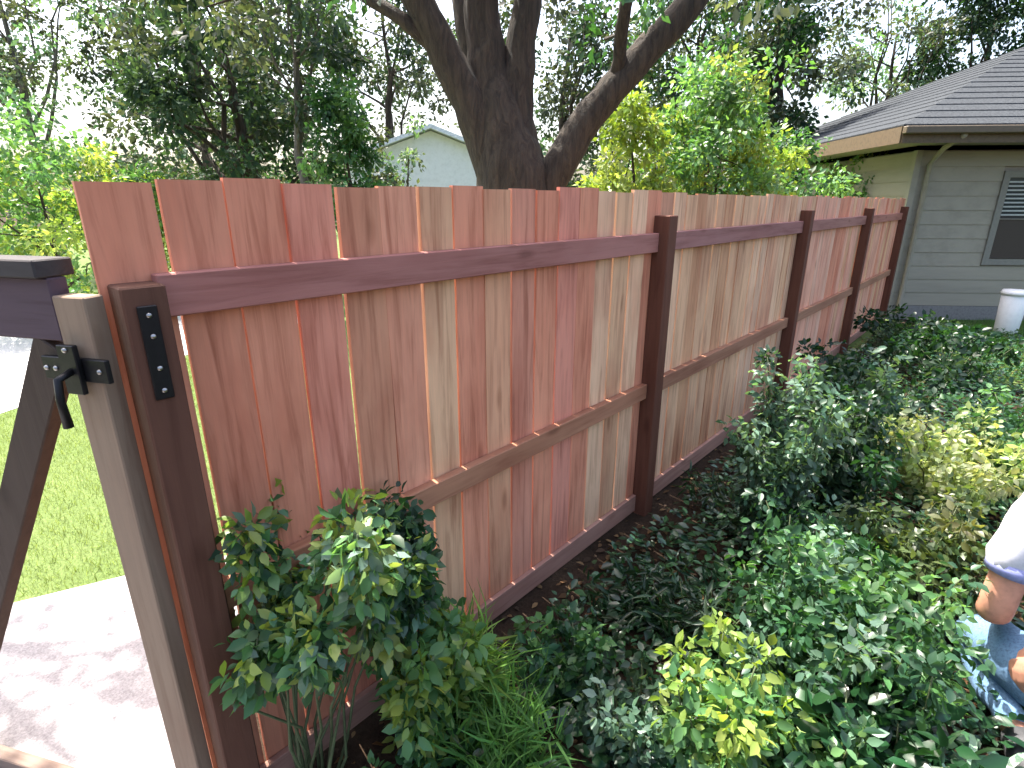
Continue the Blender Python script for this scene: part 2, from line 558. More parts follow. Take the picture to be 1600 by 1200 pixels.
# ------------------------------------------------------------------ the gate beside the end post
GD = Vector((-.97, .25, 0)).normalized()
g0 = fpt(POSTS[0] - .07, .06)
gate = empty('garden_gate', g0, math.atan2(GD.y, GD.x))
tag(gate, 'open-framed wooden garden gate with diagonal brace and black latch at the left edge', 'gate')
def gpart(name, mb, c, mat='post', bev=.003):
    o = mb.build(name, M[mat], gate, bev); o.color = (*c, 1); return o
gpart('stile', MB().box(.012, .095, -.022, .022, .03, 1.60), (.23, .165, .115))
gpart('stile', MB().box(1.05, 1.135, -.022, .022, .03, 1.65), (.2, .15, .11))
gpart('rail', MB().box(.0955, 1.0495, -.020, .020, 1.505, 1.635), (.075, .05, .062), 'rail')
gpart('rail', MB().box(.0955, 1.0495, -.020, .020, .03, .09), (.2, .15, .12), 'rail')
gpart('cap_rail', MB().box(.0955, 1.0495, -.04, .04, 1.636, 1.672), (.045, .04, .04), 'rail')
gpart('brace', MB().bar((.14, 0, 1.495), (1.02, 0, .1), .085, .036, (0, 1, 0)), (.05, .034, .026))
lt = gpart('latch', MB().box(-.02, .15, .0225, .034, 1.425, 1.475).box(.04, .085, .0341, .046, 1.40, 1.505), (1, 1, 1), 'iron', .002)
MB().tube([(.06, .045, 1.45), (.06, .075, 1.44), (.06, .08, 1.40), (.06, .078, 1.34)], [.008, .008, .008, .01], 8).build('latch_handle', M['iron'], lt)
cp = MB().box(-.017, .02, -.097, -.0905, 1.37, 1.575).build('catch_plate', M['iron'], fence, .002, (POSTS[0] - S0, 0, 0))
scr = MB().lathe([(0, .004), (.004, .0035), (.0058, .001), (.006, 0)], 10).mesh('screw', plain_mat('zinc_screw', (.35, .34, .33), .35, 1, 60, .2, .1))
for z in (1.39, 1.44, 1.51, 1.555):
    place('screw', scr, cp, (.002, -.0972, z), (math.pi / 2, 0, 0))
for x, z in ((.0, 1.45), (.115, 1.45), (.14, 1.45), (.062, 1.495)):
    place('screw', scr, lt, (x, .0342 if z < 1.49 else .0462, z), (-math.pi / 2, 0, 0))

# ------------------------------------------------------------------ grey house at the end of the fence
HX, HY = 5.95, 8.72
house = empty('grey_house', (HX, HY, 0), math.radians(-4))
tag(house, 'grey sided house with brown eaves and hipped slate roof at the end of the fence', 'house')
MB().box(.03, 9, .03, 8, 0, 2.5).build('wall', M['siding'], house)
MB().box(-.02, 9.02, -.02, 8.02, 0, .22).build('foundation', plain_mat('foundation', (.2, .19, .18), .9, 0, 30, .2, .3), house)
sid = MB()
sid.add([(0,0,0),(1,0,0),(1,-.004,.205),(0,-.004,.205),(0,.028,0),(1,.028,0),(1,.028,.205),(0,.028,.205)],
        [(0,1,2,3),(0,4,5,1),(3,2,6,7),(0,3,7,4),(1,5,6,2)])
sid.v = [(x, (y - .012 + .016 * z / .205) , z) for x, y, z in sid.v]
sid_me = sid.mesh('siding_board', M['siding'])
WX0, WX1, WZ0, WZ1 = 1.35, 2.75, .95, 2.12
for k in range(11):
    z = .225 + k * .2052
    segs = [(0.0, 9.0)] if (z + .2 < WZ0 - .08 or z > WZ1 + .08) else [(0.0, WX0 - .09), (WX1 + .09, 9.0)]
    for a, b_ in segs:
        place('siding_board', sid_me, house, (a, 0, z), scale=(b_ - a, 1, 1))
    place('siding_board', sid_me, house, (0, 8, z), (0, 0, -math.pi / 2), (8, 1, 1))
MB().box(-.03, .06, -.034, .06, .22, 2.499).build('corner_trim', M['siding'], house, .003)
w = MB()
w.box(WX0 - .09, WX0, -.035, .0, WZ0 - .09, WZ1 + .09).box(WX1, WX1 + .09, -.035, .0, WZ0 - .09, WZ1 + .09)
w.box(WX0, WX1, -.034, .0, WZ0 - .088, WZ0).box(WX0, WX1, -.034, .0, WZ1, WZ1 + .088)
win = w.build('window', M['soffit'], house)
pane_me = MB().box(0, .69, 0, .008, 0, .57).mesh('pane', M['glass'])
for a in (0, 1):
    for b_ in (0, 1):
        place('pane', pane_me, win, (WX0 + .005 + a * .70, -.004, WZ0 + .01 + b_ * .585))
MB().box(WX0 + .001, WX1 - .001, -.026, -.006, WZ0 + .581, WZ0 + .594).box(WX0 + .694, WX0 + .706, -.027, -.005, WZ0, WZ1).build('glazing_bar', M['soffit'], win)
for k in range(9):
    MB().box(WX0 + .02, WX1 - .02, -.012, -.0065, 0, .022).build('blind_slat', M['blind'], win, loc=(0, 0, WZ1 - .07 - k * .058))
OV = .62; e0 = 2.62
rf = MB()
A, Bq, Cq, Dq = (-OV, -OV, e0+.14), (9+OV, -OV, e0+.14), (9+OV, 8+OV, e0+.14), (-OV, 8+OV, e0+.14)
rise = (4 + OV) * math.tan(math.radians(23))
R0, R1 = (4.0, 4.0, e0 + .14 + rise), (5.0, 4.0, e0 + .14 + rise)
rf.add([A, Bq, Cq, Dq, R0, R1], [(0,1,5,4), (1,2,5), (2,3,4,5), (3,0,4), (3,2,1,0)])
roof = rf.build('roof', M['shingle'], house)
M['shingle'].node_tree.nodes['Principled BSDF'].inputs['Specular IOR Level'].default_value = 0.0
# shingle courses on the two slopes that show
for k in range(16):
    t0, t1 = k / 16, (k + 1) / 16
    def lp(p, q, t): return Vector(p).lerp(Vector(q), t)
    for (p0, p1, q0, q1) in ((A, Bq, R0, R1), (Dq, A, R0, R0)):
        a0, a1, b0, b1 = lp(p0, q0, t0), lp(p1, q1, t0), lp(p0, q0, t1), lp(p1, q1, t1)
        up = Vector((0, 0, 1))
        mb = MB()
        vs = [a0 + up*.018, a1 + up*.018, b1 + up*.004, b0 + up*.004, a0 + up*.001, a1 + up*.001]
        mb.add(vs, [(0,1,2,3), (4,5,1,0)])
        mb.build('shingle_course', M['shingle'], roof)
fa = MB()
fa.box(-OV, 9+OV, -OV-.02, -OV, e0-.08, e0+.13).box(-OV-.02, -OV, -OV, 8+OV, e0-.08, e0+.13)
fa.build('fascia', M['fascia'], house)
MB().box(-OV+.001, 9+OV, -OV+.001, -.035, e0-.06, e0-.045).box(-OV+.001, -.035, -.034, 8+OV, e0-.06, e0-.045).build('soffit', M['soffit'], house)
gt = MB().box(-OV-.02, 9+OV, -OV-.125, -OV-.021, e0+.03, e0+.125)
gt.build('gutter', plain_mat('gutter', (.1, .075, .045), .5, 0, 20, .1, .05), house, .01)
MB().tube([(.16, -.09, .12), (.16, -.075, .2), (.16, -.07, 2.3), (.16, -.3, 2.5), (.16, -OV-.06, 2.64)], .035, 8).build('downspout', M['siding'], house)
# white upright box against the house
p = ground_at(1570, 520)
bx = empty('white_bin', (p.x, p.y, 0), .1)
tag(bx, 'small white upright bin standing at the foot of the grey house', 'bin')
MB().lathe([(.0, 0), (.125, 0), (.135, .02), (.155, .54), (.15, .545), (.0, .545)], 20).build('body', M['white'], bx)
MB().lathe([(.0, .546), (.168, .546), (.17, .58), (.15, .61), (0, .62)], 20).build('lid', M['white'], bx)

# ------------------------------------------------------------------ white house seen past the trunk
p = at(548, 300, 15)
wh = empty('white_house', (p.x, 15, 0), math.radians(8))
tag(wh, 'small white gabled house glimpsed over the fence left of the forked trunk', 'house')
b = MB(); b.box(0, 4.2, 0, 5, 0, 2.75)
b.add([(0,0,2.75),(4.2,0,2.75),(2.1,0,3.5),(0,5,2.75),(4.2,5,2.75),(2.1,5,3.5)], [(0,1,2),(5,4,3)])
b.build('wall', M['whitewall'], wh)
r_ = MB(); 
for sx in (-1, 1):
    x0, x1 = 2.1, 2.1 + sx * 2.5
    zt, zb = 3.53, 2.62
    r_.add([(x0,-.3,zt),(x1,-.3,zb),(x1,5.3,zb),(x0,5.3,zt),(x0,-.3,zt+.1),(x1,-.3,zb+.1),(x1,5.3,zb+.1),(x0,5.3,zt+.1)],
           [(0,1,2,3),(4,7,6,5),(0,4,5,1),(1,5,6,2),(3,2,6,7)])
r_.build('roof', plain_mat('pale_roof', (.6, .63, .68), .8, 0, 20, .2, .3), wh)
wo = MB().box(.35, 1.35, -.05, -.002, 1.5, 2.5).build('window', M['white'], wh)
MB().box(.43, .83, -.06, -.051, 1.58, 2.42).build('pane', M['glass'], wo)
MB().box(.87, 1.27, -.06, -.051, 1.58, 2.42).build('pane', M['glass'], wo)

# ------------------------------------------------------------------ the forked tree behind the fence
ft_base = at(800, 300, 5.3); ft_base.z = 0
ft = empty('forked_tree', ft_base)
tag(ft, 'large dark forked tree trunk rising just behind the fence', 'tree')
tb = MB()
limbs = [
    # main trunk carrying on into the middle stem
    ([(0,0,-.1),(0,0,.3),(0,.02,.9),(.02,0,1.5),(.0,0,2.0),(-.1,.02,2.35),(-.19,.04,2.75),(-.26,.06,3.3),(-.3,.12,4.2),(-.2,.2,5.4),(0,.3,6.6)], [.5,.42,.375,.345,.325,.27,.18,.145,.12,.09,.05]),
    ([(.12,0,1.2),(.2,0,1.6),(.37,0,2.0),(.68,.03,2.5),(1.08,.08,2.93),(1.5,.15,3.36),(2.2,.4,4.3),(3.0,.6,5.2)], [.16,.165,.15,.135,.125,.12,.1,.05]),
    ([(-.02,0,1.6),(-.14,-.02,2.1),(-.36,-.04,2.6),(-.58,-.08,3.0),(-.8,-.12,3.4),(-1.2,-.3,4.6),(-1.7,-.3,5.6)], [.2,.2,.16,.135,.12,.09,.05]),
    ([(.02,0,1.6),(.04,.02,2.1),(.03,.05,2.6),(.07,.08,3.0),(.14,.12,3.5),(.5,.5,4.6),(.8,.9,5.6)], [.2,.2,.16,.13,.11,.08,.05]),
    ([(-.1,.1,2.1),(-.28,.2,2.6),(-.42,.3,3.2),(-.6,.8,4.5),(-.9,1.2,5.6)], [.12,.1,.08,.07,.04]),
    ([(.9,.05,2.75),(.9,-.1,3.1),(.98,-.3,3.8),(1.2,-.5,4.6)], [.06,.055,.045,.03]),
    ([(-.5,-.08,2.9),(-.9,-.1,3.2),(-1.4,.1,3.5),(-2.0,.2,3.9)], [.07,.055,.045,.03]),
]
tips = []
for k, (pp, rr) in enumerate(limbs):
    q = []; qr = []
    for i in range(len(pp) - 1):
        for t in (0, .25, .5, .75):
            v = Vector(pp[i]).lerp(Vector(pp[i+1]), t)
            if t: v += Vector((random.uniform(-.012,.012), random.uniform(-.012,.012), 0))
            q.append(v); qr.append(rr[i] + (rr[i+1] - rr[i]) * t)
    q.append(Vector(pp[-1])); qr.append(rr[-1])
    tb.tube(q, qr, 22 if k < 4 else 12, .05, 20 + k, cap=False)
    tips += [np.array(v) for v in q[-9:]]
tcent, trad = [], []
for k in range(50):
    b0 = tips[int(rng.integers(len(tips)))]
    c = b0 + rng.normal(size=3) * np.array([1.0, .8, .8]) + np.array([0, 0, .6])
    if c[2] < 3.1: continue
    tcent.append(c); trad.append(rng.uniform(.25, .55))
    if k % 2 == 0:
        tb.tube(wob(b0, c, 3, .08, 500 + k), [.025, .018, .012, .006], 5, 0, k)
tb.build('trunk', M['bark'], ft)
place('crown', leaf_mesh('crown', *leaf_cloud(tcent, trad, 75, .10, G_MID + G_GREY), 'diamond', M['leaf']), ft)

# ------------------------------------------------------------------ trees and shrubs beyond the fence
def tr_at(px, Y): v = at(px, 300, Y); v.z = 0; return v
tree('dark_tree', 'dark green broad tree behind the left end of the fence', 'tree', tr_at(400, 11), 2.2, .2, (-.3, 0, 3.7), (2.3, 2.0, 2.4), 95, .42, 110, .13, G_COOL + G_GREY + G_COOL, 'needle', nlimb=14, zmin=1.2)
tree('slender_tree', 'slender grey trunked tree in front of the dark tree', 'tree', tr_at(478, 9), 3.2, .09, (.1, 0, 4.5), (1.3, 1.2, 2.1), 55, .35, 90, .11, G_GREY + G_COOL, bark='bark_grey', zmin=2.2)
tree('leafy_shrub', 'fresh green upright shrub over the fence left of the white house', 'shrub', tr_at(548, 8.5), .9, .06, (0, 0, 2.2), (.5, .5, 1.5), 40, .22, 110, .09, G_MID + G_LITE, nlimb=6)
tree('sunny_shrub', 'bright yellow green sunlit shrub at the left edge above the gate', 'shrub', tr_at(60, 8.2), .5, .07, (0, 0, 1.55), (1.5, 1.1, 1.5), 75, .33, 120, .09, G_YEL + G_LITE, nlimb=8, zmin=.3)
tree('sunny_shrub', 'yellow green shrub just left of the fence end boards', 'shrub', tr_at(215, 9.5), .5, .07, (0, 0, 1.5), (.9, .9, 1.35), 50, .3, 110, .09, G_YEL + G_LITE, nlimb=6, zmin=.3)
tree('pale_tree', 'pale airy tree against the sky at the upper left corner', 'tree', tr_at(70, 15), 3.4, .16, (0, 0, 6.2), (3.4, 2.2, 3.2), 115, .5, 85, .14, G_GREY + G_SILV, bark='bark_grey', nlimb=14)
tree('yellow_shrub', 'tall yellow green shrub lit by the sun right of the forked trunk', 'shrub', tr_at(985, 6.6), .6, .07, (0, 0, 1.95), (.45, .5, 1.1), 45, .22, 110, .08, G_YEL, nlimb=6)
tree('yellow_shrub', 'broad bright green shrub over the middle of the fence', 'shrub', tr_at(1110, 7.4), .8, .09, (0, 0, 2.3), (1.0, .9, 1.55), 90, .28, 110, .085, G_YEL + G_LITE + G_LITE, nlimb=8)
tree('green_shrub', 'mid green rounded shrub behind the fence near the grey house', 'shrub', tr_at(1225, 8.6), .7, .08, (0, 0, 1.9), (.9, .8, 1.2), 60, .28, 110, .085, G_LITE + G_MID, nlimb=8)
tree('lime_shrub', 'lime green shrub at the far end of the fence beside the house', 'shrub', tr_at(1335, 10.6), .6, .08, (0, 0, 1.75), (.75, .8, 1.2), 50, .26, 110, .08, G_YEL + G_LITE, nlimb=6)
tree('dark_tree', 'dark tree behind the bright shrub at the upper right', 'tree', tr_at(1190, 13.5), 2.4, .2, (0, 0, 4.4), (1.5, 1.4, 2.4), 60, .42, 110, .13, G_DARK + G_GREY, 'needle', nlimb=12, zmin=2)
tree('tall_tree', 'blue green tall tree behind the roof of the grey house', 'tree', tr_at(1500, 21), 4, .28, (0, 0, 6.4), (2.6, 2.5, 4.2), 120, .6, 120, .17, G_COOL + G_DARK, 'needle', nlimb=14)
tree('tall_tree', 'tall dark tree behind the forked trunk', 'tree', tr_at(880, 17), 3, .2, (0, 0, 5.0), (2.3, 2.0, 3.0), 60, .5, 110, .15, G_GREY + G_COOL, 'needle', nlimb=12)
tree('pale_tree', 'greyish green tree between the dark tree and the forked trunk', 'tree', tr_at(610, 17), 3.2, .18, (0, 0, 6.0), (2.5, 2.0, 2.9), 85, .5, 100, .15, G_COOL + G_GREY, nlimb=12)
tree('broadleaf_tree', 'distant green tree on the far left beyond the street', 'tree', tr_at(-120, 19), 3, .2, (0, 0, 5.0), (3.0, 2.4, 3.4), 90, .6, 110, .16, G_MID + G_GREY, nlimb=12)
tree('broadleaf_tree', 'tall grey green tree filling the top behind the dark tree', 'tree', tr_at(330, 16), 3.2, .2, (0, 0, 6.0), (3.0, 2.4, 3.2), 90, .5, 100, .15, G_GREY + G_SILV + G_COOL, nlimb=14)
tree('broadleaf_tree', 'leafy green tree filling the gap right of the long leaning limb', 'tree', tr_at(1080, 19), 3.2, .2, (0, 0, 6.0), (3.2, 2.4, 3.6), 110, .6, 110, .17, G_GREY + G_MID, nlimb=14)
tree('added_shade_tree', 'added unseen tree whose high boughs dapple the concrete walk at the lower left', 'tree', (-4.6, 3.5, 0), 3.4, .14, (1.7, -.3, 4.7), (.9, .9, .5), 22, .2, 45, .09, G_MID, nlimb=10, zmin=4.2)  # added tree outside the view, there to throw dappled shade on the walk
tree('broadleaf_tree', 'thin pale leafed tree against the sky left of the hipped roof', 'tree', tr_at(1350, 22), 3.4, .2, (0, 0, 6.2), (2.6, 2.2, 3.2), 60, .5, 75, .17, G_GREY + G_SILV, nlimb=16)
tree('leafy_shrub', 'airy shrub partly screening the small white house', 'shrub', tr_at(640, 9.5), 1.0, .05, (0, 0, 2.1), (.7, .6, 1.1), 24, .2, 60, .09, G_SILV + G_GREY, nlimb=10)
# far wood: one mass
cent, rad = [], []
for k in range(420):
    x = rng.uniform(-45, 45); y = rng.uniform(30, 38)
    z = rng.uniform(.3, 1) ** .8 * (4.2 + 1.6 * math.sin(x * .31) + 1.2 * math.sin(x * .83 + 1))
    cent.append((x, y, z)); rad.append(rng.uniform(.7, 1.4))
fw = place('far_wood', leaf_mesh('far_wood', *leaf_cloud(cent, rad, 70, .34, G_COOL + G_GREY + G_MID), 'diamond', M['needle']))
tag(fw, 'far band of mixed trees closing the view', 'woodland', kind='stuff')

# ------------------------------------------------------------------ grass
def grass(name, label, poly, n, h, palette, z=.0):
    xs = [p[0] for p in poly]; ys = [p[1] for p in poly]
    P = []
    pts = np.column_stack([rng.uniform(min(xs), max(xs), n * 3), rng.uniform(min(ys), max(ys), n * 3)])
    ins = np.zeros(len(pts), bool)
    j = len(poly) - 1
    for i in range(len(poly)):
        xi, yi = poly[i]; xj, yj = poly[j]
        cond = ((yi > pts[:, 1]) != (yj > pts[:, 1])) & (pts[:, 0] < (xj - xi) * (pts[:, 1] - yi) / (yj - yi + 1e-12) + xi)
        ins ^= cond; j = i
    pts = pts[ins][:n]; m = len(pts)
    P = np.column_stack([pts, np.full(m, z)])
    D = rng.normal(size=(m, 3)) * .35 + np.array([0, 0, 1])
    C = np.array(palette)[rng.integers(len(palette), size=m)] * rng.uniform(.7, 1.25, (m, 1))
    o = place(name, leaf_mesh(name, P, D, unit(m), h * rng.uniform(.5, 1.3, m), C, 'blade', M['grass']))
    return tag(o, label, 'grass', kind='stuff')
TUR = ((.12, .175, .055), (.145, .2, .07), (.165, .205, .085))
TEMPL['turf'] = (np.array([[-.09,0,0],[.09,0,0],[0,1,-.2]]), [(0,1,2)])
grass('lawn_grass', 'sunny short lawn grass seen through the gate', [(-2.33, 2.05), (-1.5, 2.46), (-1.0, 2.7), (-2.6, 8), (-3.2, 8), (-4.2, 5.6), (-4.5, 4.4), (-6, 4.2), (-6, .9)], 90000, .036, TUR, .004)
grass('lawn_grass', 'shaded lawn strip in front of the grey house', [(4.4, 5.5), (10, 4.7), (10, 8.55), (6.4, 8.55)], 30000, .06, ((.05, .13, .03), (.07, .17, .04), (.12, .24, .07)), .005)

# ------------------------------------------------------------------ planted bed in front of the fence
# creeping cover over the soil
n = 60000
ss = rng.uniform(.3, 10, n); oo = rng.uniform(.2, 4.6, n)
P = np.outer(ss, np.array(FX)) + np.outer(oo - FD, np.array(FN))
keep = (rng.random(n) < np.clip(.4 + .8 * (np.sin(P[:, 0] * 5.1) * np.sin(P[:, 1] * 4.3 + 1) * .5 + .5), 0, 1)) & (np.hypot(P[:, 0], P[:, 1]) > .75) & (P[:, 0] + .25 * P[:, 1] > .05)
P = P[keep]; m = len(P)
P[:, 2] = rng.uniform(.01, .13, m)
D = unit(m) * np.array([1, 1, .3]) + np.array([0, 0, .15])
C = np.array(G_DARK + G_MID)[rng.integers(6, size=m)] * rng.uniform(.7, 1.4, (m, 1))
gc = place('ground_cover', leaf_mesh('ground_cover', P, D, unit(m) * .4 + np.array([0, 0, 1]), rng.uniform(.03, .07, m), C, 'oval', M['leaf_gloss']))
tag(gc, 'low creeping green leaves covering the planted bed', 'ground cover', kind='stuff')

# fallen leaves and bark bits on the soil
n = 5000
ss = rng.uniform(.3, 9, n); oo = rng.uniform(.03, 2.6, n)
P = np.outer(ss, np.array(FX)) + np.outer(oo - FD, np.array(FN)); P[:, 2] = rng.uniform(.004, .02, n)
P = P[np.hypot(P[:, 0], P[:, 1]) > .6]; m = len(P)
C = np.array(((.16, .09, .045), (.1, .06, .03), (.22, .14, .07), (.07, .045, .03)))[rng.integers(4, size=m)] * rng.uniform(.6, 1.3, (m, 1))
ll = place('leaf_litter', leaf_mesh('leaf_litter', P, unit(m) * np.array([1, 1, .15]), unit(m) * .35 + np.array([0, 0, 1]), rng.uniform(.02, .055, m), C, 'oval', M['needle']))
tag(ll, 'brown fallen leaves and bark on the soil along the fence', 'leaf litter', kind='stuff')

def bed(px, py): v = ground_at(px, py); return (v.x, v.y, 0)
# shrub against the fence next to the gate
p = fpt(.50, .15)
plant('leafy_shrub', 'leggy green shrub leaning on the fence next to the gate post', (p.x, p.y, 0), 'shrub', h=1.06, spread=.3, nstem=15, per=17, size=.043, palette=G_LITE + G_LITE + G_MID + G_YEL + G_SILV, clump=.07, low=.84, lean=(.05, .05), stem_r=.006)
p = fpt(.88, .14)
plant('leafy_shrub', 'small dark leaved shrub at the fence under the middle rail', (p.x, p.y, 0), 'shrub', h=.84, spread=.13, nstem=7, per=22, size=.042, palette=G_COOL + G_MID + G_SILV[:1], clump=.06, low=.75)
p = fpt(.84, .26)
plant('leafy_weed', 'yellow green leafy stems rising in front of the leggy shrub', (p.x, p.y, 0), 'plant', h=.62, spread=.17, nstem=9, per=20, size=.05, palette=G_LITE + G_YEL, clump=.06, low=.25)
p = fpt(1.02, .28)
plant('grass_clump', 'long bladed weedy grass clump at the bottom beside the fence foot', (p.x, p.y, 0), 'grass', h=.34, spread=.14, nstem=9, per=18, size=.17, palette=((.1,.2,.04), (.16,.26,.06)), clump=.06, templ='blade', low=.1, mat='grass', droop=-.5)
# row of plants, each on its own
SPEC = [
 # px, py of the foot, name, label, kwargs
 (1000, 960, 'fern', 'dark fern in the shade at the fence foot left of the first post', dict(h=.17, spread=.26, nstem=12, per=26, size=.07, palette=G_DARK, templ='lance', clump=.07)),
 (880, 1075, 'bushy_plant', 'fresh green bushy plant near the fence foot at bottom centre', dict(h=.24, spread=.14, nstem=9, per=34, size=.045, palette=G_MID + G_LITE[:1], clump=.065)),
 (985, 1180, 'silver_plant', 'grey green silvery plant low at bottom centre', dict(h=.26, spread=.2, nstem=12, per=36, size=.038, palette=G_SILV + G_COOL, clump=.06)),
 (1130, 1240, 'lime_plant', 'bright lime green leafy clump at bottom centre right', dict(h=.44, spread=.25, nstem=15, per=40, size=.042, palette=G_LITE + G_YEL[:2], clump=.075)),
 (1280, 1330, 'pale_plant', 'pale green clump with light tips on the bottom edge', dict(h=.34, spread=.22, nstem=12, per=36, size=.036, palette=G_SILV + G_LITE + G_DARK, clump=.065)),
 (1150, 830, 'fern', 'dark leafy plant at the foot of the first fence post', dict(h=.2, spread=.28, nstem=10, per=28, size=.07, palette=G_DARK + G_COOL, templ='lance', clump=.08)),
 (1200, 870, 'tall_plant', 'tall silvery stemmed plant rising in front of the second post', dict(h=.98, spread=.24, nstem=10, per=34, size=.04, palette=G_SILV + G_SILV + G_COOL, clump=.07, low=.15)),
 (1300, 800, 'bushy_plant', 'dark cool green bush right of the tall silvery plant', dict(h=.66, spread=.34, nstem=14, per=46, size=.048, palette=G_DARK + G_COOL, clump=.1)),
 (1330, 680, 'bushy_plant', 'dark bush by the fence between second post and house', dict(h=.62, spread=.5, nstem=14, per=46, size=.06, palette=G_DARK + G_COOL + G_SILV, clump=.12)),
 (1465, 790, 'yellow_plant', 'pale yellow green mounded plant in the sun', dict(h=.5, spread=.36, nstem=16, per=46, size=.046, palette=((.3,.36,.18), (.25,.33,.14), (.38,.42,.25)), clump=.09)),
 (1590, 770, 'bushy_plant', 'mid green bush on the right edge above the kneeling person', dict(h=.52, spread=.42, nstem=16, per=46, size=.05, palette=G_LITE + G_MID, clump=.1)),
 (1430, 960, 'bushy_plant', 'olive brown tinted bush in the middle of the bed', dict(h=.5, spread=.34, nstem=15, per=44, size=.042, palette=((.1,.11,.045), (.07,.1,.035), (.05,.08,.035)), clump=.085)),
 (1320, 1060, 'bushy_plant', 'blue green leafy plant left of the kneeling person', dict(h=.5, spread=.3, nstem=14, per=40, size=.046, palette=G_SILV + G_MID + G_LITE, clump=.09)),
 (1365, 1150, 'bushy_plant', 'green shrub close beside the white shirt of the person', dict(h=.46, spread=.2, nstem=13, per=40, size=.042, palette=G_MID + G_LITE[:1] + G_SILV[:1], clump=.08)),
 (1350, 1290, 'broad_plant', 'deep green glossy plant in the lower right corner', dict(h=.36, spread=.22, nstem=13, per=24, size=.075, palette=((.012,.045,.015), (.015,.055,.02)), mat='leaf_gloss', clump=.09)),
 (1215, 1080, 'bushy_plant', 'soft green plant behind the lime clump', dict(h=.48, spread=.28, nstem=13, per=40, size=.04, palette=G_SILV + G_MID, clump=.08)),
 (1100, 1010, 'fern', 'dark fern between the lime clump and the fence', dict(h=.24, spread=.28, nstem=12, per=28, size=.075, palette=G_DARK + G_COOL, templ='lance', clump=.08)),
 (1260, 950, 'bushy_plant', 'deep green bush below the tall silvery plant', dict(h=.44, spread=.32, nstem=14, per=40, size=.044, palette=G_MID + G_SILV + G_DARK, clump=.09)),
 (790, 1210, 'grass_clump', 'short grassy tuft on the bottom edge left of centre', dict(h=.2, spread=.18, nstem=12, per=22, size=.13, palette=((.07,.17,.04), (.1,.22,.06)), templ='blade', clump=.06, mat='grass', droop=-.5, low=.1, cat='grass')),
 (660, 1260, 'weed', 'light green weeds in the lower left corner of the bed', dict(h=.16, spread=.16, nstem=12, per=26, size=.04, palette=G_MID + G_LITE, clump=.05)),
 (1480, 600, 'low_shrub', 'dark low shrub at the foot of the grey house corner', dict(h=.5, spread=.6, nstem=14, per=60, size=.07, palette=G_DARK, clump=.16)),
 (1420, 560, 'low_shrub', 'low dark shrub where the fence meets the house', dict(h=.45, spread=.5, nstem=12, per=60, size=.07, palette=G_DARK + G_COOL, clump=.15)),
]
for px, py, nm, lb, kw in SPEC:
    plant(nm, lb, bed(px, py), **kw)
# strap leaved plant whose pale arching leaves frame the jeans
sp = empty('strap_plant', bed(1500, 1290)); tag(sp, 'pale arching strap leaves in front of the blue jeans', 'plant')
for k in range(9):
    a = k * 2.4; L_ = .34 + .1 * random.random()
    b = MB(); vs = []; fs = []
    for i in range(7):
        t = i / 6; r_0 = L_ * .75 * t; z = L_ * (1.5 * t - 1.15 * t * t); w_ = .012 * (1 - t ** 3) + .001
        vs += [(r_0, -w_, z), (r_0, 0, z - .003), (r_0, w_, z)]
    for i in range(6):
        for q in (0, 1): fs.append((i*3+q, i*3+3+q, i*3+4+q, i*3+1+q))
    b.add(vs, fs, True)
    o = b.build('leaf', plain_mat('strap_leaf', (.2, .32, .2), .45, 0, 30, .2, .05) if k == 0 else bpy.data.materials['strap_leaf'], sp)
    o.rotation_euler = (0, 0, a)

# ------------------------------------------------------------------ kneeling person at the right edge
def skin_mesh(name, verts, edges, radii, root, sub=2):
    me = bpy.data.meshes.new(name)
    me.from_pydata(verts, edges, [])
    o = bpy.data.objects.new(name, me); col.objects.link(o)
    sk = o.modifiers.new('s', 'SKIN'); sk.use_smooth_shade = True
    for i, r in enumerate(radii):
        d = me.skin_vertices[0].data[i]
        d.radius = r if isinstance(r, tuple) else (r, r)
        d.use_root = (i == root)
    ss_ = o.modifiers.new('d', 'SUBSURF'); ss_.levels = ss_.render_levels = sub
    dg = bpy.context.evaluated_depsgraph_get()
    ev = o.evaluated_get(dg)
    out = bpy.data.meshes.new_from_object(ev)
    bpy.data.objects.remove(o)
    return out

px_, py_ = 1.86, 1.36
person = empty('person', (px_, py_, 0), math.radians(-28))
person.scale = (1.08, 1.08, 1.08)
tag(person, 'person in white shirt and blue jeans kneeling among plants at the right edge', 'person')
J = {
 'pelvis': (0, 0, .27), 'spine': (0, .04, .42), 'waist': (0, .09, .56), 'chest': (0, .15, .72), 'neck0': (0, .19, .83), 'neck': (0, .22, .90), 'head': (0, .25, .96),
}
def body_graph(parts):
    verts, radii, edges, idx = [], [], [], {}
    for key, pos, r, par in parts:
        idx[key] = len(verts); verts.append(pos); radii.append(r)
        if par: edges.append((idx[par], idx[key]))
    return verts, edges, radii
parts = [('pelvis', J['pelvis'], (.13, .1), None), ('spine', J['spine'], (.12, .09), 'pelvis'), ('waist', J['waist'], (.125, .09), 'spine'),
         ('chest', J['chest'], (.14, .1), 'waist'), ('neck0', J['neck0'], .06, 'chest'), ('neck', J['neck'], .05, 'neck0'), ('headb', (0, .245, .955), .055, 'neck')]
